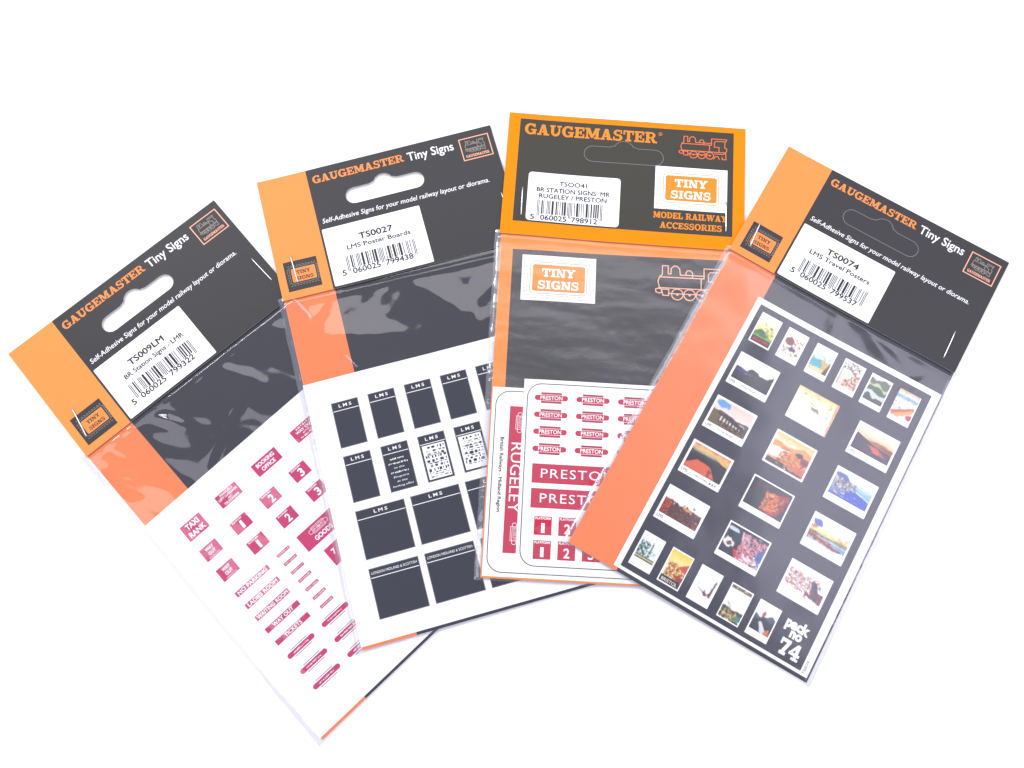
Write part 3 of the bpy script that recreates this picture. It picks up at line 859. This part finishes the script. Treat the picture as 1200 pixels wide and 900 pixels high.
def name_sheets():
    p = 2
    ra, _ = sheet(p, 0.5, 117.2, 86.5, 189.3, 'white sheet with tall Rugeley sign reading downward, partly under the Preston sheet')
    z = ZS
    m = Mesh(p)
    m.line(rounded(2.0, 118.7, 85.0, 187.7, 5.5, 7), 0.34, z, 'rule', True); m.done('border_rule', ra)
    m = Mesh(p); plate_sign(m, 7.6, 124.6, 15.0, 180.6, 'crimson')
    m.text('RUGELEY', 8.9, 138.9, 165.6, 4.1, z + ZP, 'white_ink', rot=90)
    for v in (131.0, 173.4):
        m.line([(11.6 + a, v + b) for a, b in rounded(-.8, -4.0, .8, 4.0, .75, 3)], .18, z + ZP, 'white_ink', True)
        m.line([(11.6 + a, v + b) for a, b in box(-1.4, -2.6, 1.4, 2.6)], .18, z + ZP, 'white_ink', True)
        m.text('RUGELEY', 11.2, v - 2.3, v + 2.3, .9, z + ZP, 'white_ink', rot=90)
    m.done('station_sign', ra)
    m = Mesh(p); m.text('British Railways - Midland Region', 4.6, 137.0, 165.6, 1.3, z, 'text_grey', rot=90, fat=0.06); m.done('sheet_title', ra)
    z0 = Z_SHEET1 + 0.11
    rb, _ = sheet(p, 12.6, 113.4, 97.4, 187.0, 'white sheet of red Preston lozenges, name boards and platform numbers', z=(z0, z0 + 0.05))
    z = z0 + 0.08
    m = Mesh(p); m.line(rounded(14.1, 115.1, 95.8, 184.8, 5.5, 7), 0.34, z, 'rule', True); m.done('border_rule', rb)
    for v in (120.6, 127.3, 134.0, 140.7):
        for u in (23.4, 39.6, 55.8):
            m = Mesh(p); totem(m, u, v, 12.9, z); m.done('totem_sign', rb)
    for v in (146.5, 155.9):
        m = Mesh(p); plate_sign(m, 17.2, v, 52.2, v + 7.4, 'crimson', z); m.text('PRESTON', 20.6, v + 5.3, 48.4, 3.4, z + ZP, 'white_ink', gap=1.15); m.done('station_sign', rb)
    for v in (166.4, 175.3):
        for i in range(4):
            u = 18.9 + i * 9.15
            m = Mesh(p); plate_sign(m, u, v, u + 6.6, v + 6.9, 'crimson', z)
            m.text('PLATFORM', u + .4, v + 1.15, u + 6.2, .85, z + ZP, 'white_ink', bold=.02)
            m.text(str(i + 1), u + 2.2 + .5 * (i == 0), v + 6.0, u + 4.5 - .5 * (i == 0), 3.4, z + ZP, 'white_ink', bold=.02); m.done('platform_sign', rb)
name_sheets()

# ------------------------------------------------------------------ the travel posters
def paint(ops, nu, nv, seed):
    """inks of one tiny poster on a grid of points, painted layer over layer from the list of ops"""
    r = np.random.RandomState(seed)
    v, u = np.meshgrid(np.linspace(0, 1, nv + 1), np.linspace(0, 1, nu + 1))
    c = np.ones((nu + 1, nv + 1, 3))
    wob = perlin(u * 9, v * 9, seed) * 0.05 + perlin(u * 22, v * 22, seed + 1) * 0.03
    for o in ops:
        k = o[0]
        if k == 'g':
            st = o[1]
            for i in range(3): c[..., i] = np.interp(v + wob * 2, [q[0] for q in st], [lin(q[1])[i] for q in st])
        elif k == 'h':
            _, base, amp, fr, col = o[:5]
            lim = o[5] if len(o) > 5 else 2
            rd = base + amp * perlin(u * fr, u * 0 + seed * 1.7 + base * 9, seed + 3) + wob * .6
            mk = (v > rd) & (v < lim + wob); c[mk] = lin(col)
        elif k == 'e':
            _, x, y, rx, ry, col = o
            mk = ((u - x + wob) / rx) ** 2 + ((v - y + wob) / ry) ** 2 < 1; c[mk] = lin(col)
        elif k == 'r':
            _, x0, y0, x1, y1, col = o
            mk = (u > x0) & (u < x1) & (v > y0) & (v < y1); c[mk] = lin(col)
        elif k == 'p':
            _, pts, col = o
            for i in range(nu + 1):
                for j in range(nv + 1):
                    if pip(u[i, j] + wob[i, j] * .4, v[i, j] + wob[i, j] * .4, pts): c[i, j] = lin(col)
        elif k == 's':
            _, x0, y0, x1, y1, cols, dens = o
            n = .6 * perlin(u * 9, v * 10, seed + 7) + .6 * perlin(u * 23, v * 26, seed + 11); q = .6 * perlin(u * 8, v * 11, seed + 8) + .5 * perlin(u * 21, v * 19, seed + 12)
            mk = (u > x0 + wob) & (u < x1 + wob) & (v > y0 + wob * 2) & (v < y1 + wob * 2) & (n > 0.45 - dens)
            idx = np.clip(((q + 0.5) * len(cols)).astype(int), 0, len(cols) - 1)
            cl = np.array([lin(x) for x in cols]); c[mk] = cl[idx[mk]]
        elif k == 'b':
            _, x0, y0, x1, y1, n, col = o                       # a row of n upright bars
            ph = ((u - x0) / (x1 - x0) * n) % 1
            mk = (u > x0) & (u < x1) & (v > y0) & (v < y1) & (ph < .5); c[mk] = lin(col)
    k = np.pad(c, ((1, 1), (1, 1), (0, 0)), mode='edge')       # ink spread: soften every edge a little
    c = 0.52 * c + 0.08 * (k[:-2, 1:-1] + k[2:, 1:-1] + k[1:-1, :-2] + k[1:-1, 2:]) + 0.04 * (k[:-2, :-2] + k[2:, 2:] + k[:-2, 2:] + k[2:, :-2])
    c = c ** 1.38
    c *= (1 + 0.10 * r.randn(nu + 1, nv + 1, 1) * 0.6 + 0.12 * perlin(u * 14, v * 14, seed + 5)[..., None])
    return np.clip(c * 0.86, 0, 0.88)

def poster_sheet():
    p = 3
    root, _ = sheet(p, 18.5, 66.8, 98.3, 188.6, 'navy sheet of small coloured travel posters numbered 74', 'poster_sheet', ink='sheet_dark', inset=(20.7, 69.2, 95.2, 187.4))
    z = ZS
    def poster(u, v, w, h, ops, seed, frame=(.045, .05, .045, .2), words=()):
        m = Mesh(p)
        m.plate(box(u, v, u + w, v + h), z - 0.02, z, 'paper', step=1.5)
        n0 = len(m.v)
        a0, b0, a1, b1 = u + w * frame[0], v + h * frame[1], u + w * (1 - frame[2]), v + h * (1 - frame[3])
        nu = max(12, round((a1 - a0) / .24)); nv = max(12, round((b1 - b0) / .24))
        c = paint(ops, nu, nv, seed)
        vs = [(a0 + (a1 - a0) * i / nu, b0 + (b1 - b0) * j / nv, z + ZP) for i in range(nu + 1) for j in range(nv + 1)]
        fs = [[i * (nv + 1) + j, i * (nv + 1) + j + 1, (i + 1) * (nv + 1) + j + 1, (i + 1) * (nv + 1) + j] for i in range(nu) for j in range(nv)]
        m.add(vs, fs, 'poster')
        cols = [(.9, .9, .9, 1)] * n0 + [(*q, 1) for q in c.reshape(-1, 3)]
        for s, x0, y, x1, hh, key in words:
            if s: m.text(s, u + x0 * w, v + y * h, u + x1 * w, hh, z + ZP + .02, key)
            else: m.marks(u + x0 * w, v + y * h, u + x1 * w, hh, z + ZP + .02, key)
        cols += [(.9, .9, .9, 1)] * (len(m.v) - len(cols))
        m.col = cols
        m.done('travel_poster', root)
    SW, SH = 8.9, 13.5
    P = (.06, .04, .06, .17)
    tops = [
        ([('g', [(0, 'ffffff'), (.4, 'fdf6c0'), (.7, 'e8e070')]), ('h', .60, .25, 3, '4d8a55'), ('h', .70, .2, 4, '86b84a'), ('s', .35, .3, .95, .62, ['3d5a3a', '6b7a3a', 'e8d070'], .35), ('r', 0, .80, 1, 1, '5a1420'), ('r', .1, .84, .9, .96, 'b02838')], (.05, .05, .05, .05)),
        ([('g', [(0, 'ffffff'), (1, 'fffaf0')]), ('s', .05, .2, .98, .95, ['8a3a18', '4a2a30', 'd0a050', '7a4a20', 'c8c060'], .36), ('e', .28, .45, .22, .16, '9a4a20'), ('e', .55, .72, .2, .08, '4a3848')], P),
        ([('g', [(0, 'f0fafa'), (.45, 'd8f0f0')]), ('h', .42, .3, 2, 'e8c070'), ('e', .25, .72, .4, .2, '40c0cc'), ('h', .85, .2, 3, 'f0dcb0'), ('p', [(.75, 1), (1, .4), (1, 1)], '20442e'), ('s', .3, .35, .9, .6, ['c89040', '508050'], .25)], P),
        ([('g', [(0, 'ffffff'), (1, 'f6e0d0')]), ('s', .0, .0, .95, .4, ['606468', '8a6a48', 'b8b0a8'], .4), ('s', .3, .35, 1, 1, ['b06030', 'd89a60', '7a3a20', 'e0b088'], .48), ('e', .35, .5, .25, .2, 'fbf3ec'), ('r', 0, .3, .05, 1, '403028')], P),
        ([('g', [(0, 'f0f4ec'), (.3, 'c8d4b0')]), ('h', .12, .3, 2, '76866a'), ('h', .28, .35, 2, 'd0d8b0'), ('h', .45, .3, 3, '5c7858'), ('h', .62, .15, 2, 'd8e4e4'), ('h', .80, .3, 3, '30504e')], P),
        ([('g', [(0, 'd8c098'), (.15, 'f0f0f0'), (.25, '78a8d8'), (.35, 'f4f4f4')]), ('s', 0, .4, .4, .7, ['38343c', 'ffffff', '886058'], .4), ('p', [(0, .85), (.95, .45), (1, .6), (.1, 1)], 'd8752c'), ('p', [(.1, .95), (.95, .55), (.98, .66), (.4, 1)], 'f0b870'), ('e', .9, .85, .16, .1, 'c83050')], (.0, .0, .04, .14)),
    ]
    for i, (u, (ops, fr)) in enumerate(zip((22.8, 34.8, 47.4, 59.7, 71.3, 83.3), tops)):
        poster(u, 71.7 + i * .1, SW, SH, ops, 100 + i, fr)
    lower = [
        ([('g', [(0, 'ffffff'), (.6, 'f4faf8')]), ('s', .0, .3, .5, .85, ['304048', '2f7468', '58a090'], .55), ('p', [(.55, .85), (.62, .1), (.7, .85)], '406a60'), ('s', .4, .55, 1, .9, ['3f9484', 'ffffff', '78b8a8'], .4), ('r', 0, .84, 1, .9, '4c8058'), ('r', 0, .9, 1, .94, 'f0e0a0'), ('r', 0, .94, 1, 1, '202428')], (.06, .04, .06, .24)),
        ([('g', [(0, 'f8dc50'), (.35, 'fdf0b0'), (.7, 'fff6dc')]), ('s', .1, .35, 1, .8, ['d88820', 'e8a840', '8a4418', 'f8d878'], .6), ('p', [(.6, .4), (1, .2), (1, .5)], 'd8501c'), ('e', .85, .72, .2, .08, 'b83018'), ('r', 0, .80, 1, 1, '2a2018')], (.04, .04, .04, .03)),
        ([('g', [(0, 'ffffff'), (1, 'fefefc')]), ('s', .0, .4, .6, .62, ['c8ccb0', 'e0e0d0', '90a090'], .15), ('p', [(.8, .9), (.9, .25), (.96, .3), (.9, .95)], '7a4a48'), ('p', [(.2, .78), (.75, .92), (.72, .98)], '404a58'), ('s', .5, .84, .95, 1, ['6a2434', 'a04858'], .5)], (.06, .06, .06, .26)),
        ([('g', [(0, 'fffdf0'), (1, 'f8fbf0')]), ('r', 0, 0, 1, .1, '8a8268'), ('s', .1, .02, .9, .09, ['d8d0b8', '504a40'], .5), ('h', .66, .06, 3, '5a5c54', .76), ('s', 0, .74, 1, 1, ['8a7a48', '5a5038', 'c8b878', 'e8e0c0'], .8), ('e', .85, .85, .12, .1, '48a8a0'), ('s', .15, .5, .35, .62, ['a8a070'], .3)], (.04, .03, .04, .03)),
        ([('g', [(0, 'ffffff'), (.4, 'f4f6f8')]), ('h', .38, .3, 2, '707888'), ('h', .5, .2, 3, '3a4250'), ('p', [(.3, .65), (.42, .6), (.9, 1), (.55, 1)], 'e8ecf0'), ('p', [(.7, .9), (.9, .75), (1, 1), (.75, 1)], 'e89848'), ('e', .4, .35, .07, .14, 'c05030')], (.06, .08, .06, .18)),
    ]
    for i, (u, (ops, fr)) in enumerate(zip((22.7, 34.7, 47.0, 59.7, 71.4), lower)):
        poster(u, 171.4 + i * .1, SW, 13.7, ops, 200 + i, fr, [('BRISTOL', .14, .93, .86, 1.2, 'white_ink')] if i == 1 else ())
    LW, LH = 17.2, 14.1
    lms = [('LMS', .05, .93, .2, 1.1, 'text_grey'), ('', .36, .91, .72, .6, 'grey_edge')]
    left = [
        ([('g', [(0, 'ffffff'), (.45, 'fbfbf8')]), ('h', .52, .12, 2, '4a3a50'), ('h', .58, .06, 2, '3038a8'), ('h', .70, .1, 3, '5a9ae0'), ('e', .48, .5, .16, .14, '30483c'), ('h', .60, .4, 2, '1c2028'), ('s', .3, .55, .95, .85, ['20262c', '405048', 'e0e0e8'], .3), ('p', [(.8, .5), (1, .25), (1, 1), (.3, 1), (.45, .7)], '1e2630')], lms),
        ([('g', [(0, 'f4e0d4'), (.5, 'fbeee6')]), ('e', .2, .15, .18, .14, '84b8e4'), ('h', .48, .15, 2, '7a6660'), ('p', [(0, .42), (.3, .62), (1, .82), (1, 1), (0, 1)], '8a7c54'), ('r', .22, .58, .9, .78, 'f0e6dc'), ('b', .22, .60, .92, .84, 8, '4a4444'), ('p', [(.15, .55), (.5, .45), (1, .72), (1, .8), (.3, .6)], '544848'), ('s', .3, .8, 1, 1, ['b8743c', '6a5c34', '403830', 'c8b070'], .55)], lms),
        ([('g', [(0, 'e89860'), (.12, 'f8d890'), (.28, 'b8b0a8'), (.4, '6a6468')]), ('h', .28, .1, 1, '565058'), ('h', .42, .1, 2, '2c2a36'), ('p', [(.0, .85), (.25, .55), (.62, .60), (.75, .82), (.85, 1), (0, 1)], 'e88058'), ('p', [(.62, .1), (1, .2), (1, .35), (.8, .3)], 'f0c888'), ('s', .6, .5, 1, 1, ['2c2c3a', '4a4c5c'], .4)], lms + [('', .74, .93, .92, .9, 'text_grey')]),
        ([('g', [(0, 'ffffff'), (1, 'fdf8f4')]), ('h', .46, .5, 6, '54302c'), ('p', [(0, .35), (.22, .28), (.26, .8), (0, .9)], 'b83028'), ('s', .0, .3, .34, .95, ['c8302c', 'd86840', '502028', 'e89060'], .6), ('s', .2, .35, 1, 1, ['3a2c34', '5a3c3c', '9a5444', '2a2630'], .7), ('s', .7, .7, 1, 1, ['c8302c', '2a2630', 'e87850'], .6), ('e', .5, .28, .03, .04, '403c40'), ('e', .75, .22, .03, .05, '403c40'), ('e', .62, .38, .12, .06, 'e8b070')], lms[:1]),
    ]
    for i, (ops, wd) in enumerate(left):
        poster(22.7, 90.7 + i * 20.2, LW, LH, ops, 300 + i, (.05, .06 if i != 3 else .16, .05, .2), wd)
    mid = [
        ([('g', [(0, 'f4d890'), (.18, 'fdf4d4'), (.6, 'fffdf4'), (1, 'fffefa')]), ('s', .15, .12, .9, .55, ['f0e4b0', '90b898', 'd8b860', 'a89868'], .22), ('s', .1, .6, .6, .95, ['f4e8c8'], .2), ('p', [(.42, .42), (.6, .40), (.66, .52), (.5, .50)], '98a088'), ('p', [(.94, 0), (1, 0), (1, 1), (.96, 1)], 'f0b888')], (.0, .0, .0, .0), ()),
        ([('g', [(0, 'f8d080'), (.25, 'fdeed0'), (.5, 'fbe0c0')]), ('h', .25, .35, 2, 'f0b070'), ('p', [(0, .45), (.45, .4), (.5, .7), (0, .8)], 'fdf2e8'), ('s', .25, .4, 1, .85, ['d88030', 'e8a858', 'b85c28', 'f4c880'], .6), ('e', .72, .38, .1, .08, '5a5050'), ('e', .9, .5, .1, .12, '9a4858'), ('r', 0, .84, 1, 1, '3a3038'), ('p', [(.4, .84), (1, .7), (1, .95), (.7, .92)], 'd88058'), ('s', .25, .88, .8, .97, ['e8dcc8', 'b8a890'], .35)], (.045, .05, .045, .05), ()),
        ([('g', [(0, '2c2c3c'), (1, '2e3040')]), ('s', .15, 0, .9, .3, ['a82438', '5a2434'], .3), ('p', [(.55, .25), (.95, .1), (1, .35), (.85, .95), (.5, 1), (.6, .7)], 'b02434'), ('s', .42, .25, .85, .95, ['e87828', 'f0b048', 'c83828', 'f4d078'], .6), ('s', .75, .3, 1, 1, ['7a2438', '40303c'], .4)], (.035, .04, .035, .17), ()),
        ([('g', [(0, '303442'), (1, '3a3e4c')]), ('e', .15, .62, .13, .16, 'f4f0ec'), ('e', .16, .64, .06, .08, '8a6050'), ('e', .28, .35, .14, .2, '3c5864'), ('e', .12, .15, .14, .07, 'dfe4ec'), ('p', [(.35, .1), (.55, .12), (.62, .55), (.45, .6)], 'f0d4d8'), ('p', [(.3, .75), (.75, .5), (.8, 1), (.4, 1)], 'd84858'), ('s', .4, .1, 1, 1, ['f4f0f4', 'e0485c', 'f0b8c4', '58787c', 'ffffff'], .6), ('p', [(.85, .4), (1, .35), (1, .9), (.88, .85)], '5878b8'), ('s', .55, .75, 1, 1, ['f8d8e0', 'ffffff'], .5)], (.035, .04, .035, .15), ()),
    ]
    for i, (ops, fr, wd) in enumerate(mid):
        poster(48.8, 91.0 + i * 20.25, LW, LH + .1, ops, 400 + i, fr, wd)
    right = [
        ([('g', [(0, 'fbf4e4'), (.3, 'f8e4c8'), (.45, 'f0c8a0')]), ('h', .42, .12, 2, 'c08058'), ('p', [(0, .34), (.5, .56), (1, .62), (1, 1), (0, 1)], '40405a'), ('p', [(.6, .5), (1, .44), (1, .6)], '9a5a48'), ('p', [(.35, .62), (.6, .6), (.9, .82), (.6, .84)], 'e87860'), ('s', .2, .6, .95, .9, ['d86858', '484460', 'e89078'], .3), ('h', .93, .04, 3, '34344a')], lms[:1]),
        ([('g', [(0, 'f8fafc'), (.2, 'f4f8fb'), (.5, '98c8f0'), (1, '5878c8')]), ('p', [(0, .12), (.25, .1), (.5, .42), (.3, .5), (0, .45)], '6888b8'), ('s', .0, .3, .6, .7, ['ffffff', 'c8a888', '6a7888', 'f0e8e0', '88a0b8'], .62), ('p', [(.3, .75), (.6, .52), (1, .7), (1, 1), (.5, 1)], '4a70cc'), ('p', [(.6, .5), (1, .62), (1, .66), (.62, .54)], 'f0f8fc'), ('s', .0, .75, .4, 1, ['5c6088', 'a87868', 'ffffff'], .4), ('s', .45, .7, .8, .9, ['ffffff', '5a80d0'], .15)], ()),
        ([('g', [(0, 'ffffff'), (.3, 'fdfbf2'), (.5, 'f0e8b0'), (.7, 'd0cc98')]), ('e', .14, .25, .12, .14, '6c84c8'), ('e', .08, .42, .08, .07, 'd8a070'), ('s', .7, .3, 1, .6, ['f4d0b8', 'e8b8a0'], .4), ('h', .58, .08, 2, 'a0a868'), ('h', .68, .05, 2, 'c8dce8'), ('p', [(0, .62), (.3, .72), (1, .88), (1, 1), (0, .8)], 'b85a58'), ('s', 0, .62, .9, 1, ['c8686c', '4a3c48', 'e8a0a0'], .35), ('p', [(.6, .72), (1, .74), (1, .86), (.7, .8)], '88b8d8'), ('h', .92, .05, 3, 'f4f0ec')], ()),
        ([('g', [(0, 'ffffff'), (1, 'fefcfa')]), ('s', .0, .22, .85, .8, ['d89888', 'c86858', 'f0d0c0', '9a5048', 'ffffff', 'b8a08c'], .58), ('p', [(.62, .3), (.72, .28), (.85, .62), (.98, .65), (1, .98), (.7, .9)], '5a5c70'), ('s', .55, .6, 1, 1, ['484a60', 'b05858', '6a6c80'], .45)], ()),
    ]
    for i, (ops, wd) in enumerate(right):
        poster(75.1, 92.0 + i * 20.2, LW - .1, LH - .1, ops, 500 + i, (.05, .06, .05, .2), wd)
    m = Mesh(p); m.text('pack', 83.2, 175.6, 92.6, 3.6, z, 'white_ink', bold=.055); m.text('no', 86.2, 178.6, 91.0, 3.3, z, 'white_ink', bold=.055)
    m.slab('74', 84.4, 185.7, 92.9, 6.0, z + .04, 'white_ink'); m.done('pack_number', root)
    m = Mesh(p); m.text('TS0074', 96.9, 188.0, 183.0, -1.0, z, 'text_grey', rot=90); m.done('sheet_code', root)
poster_sheet()
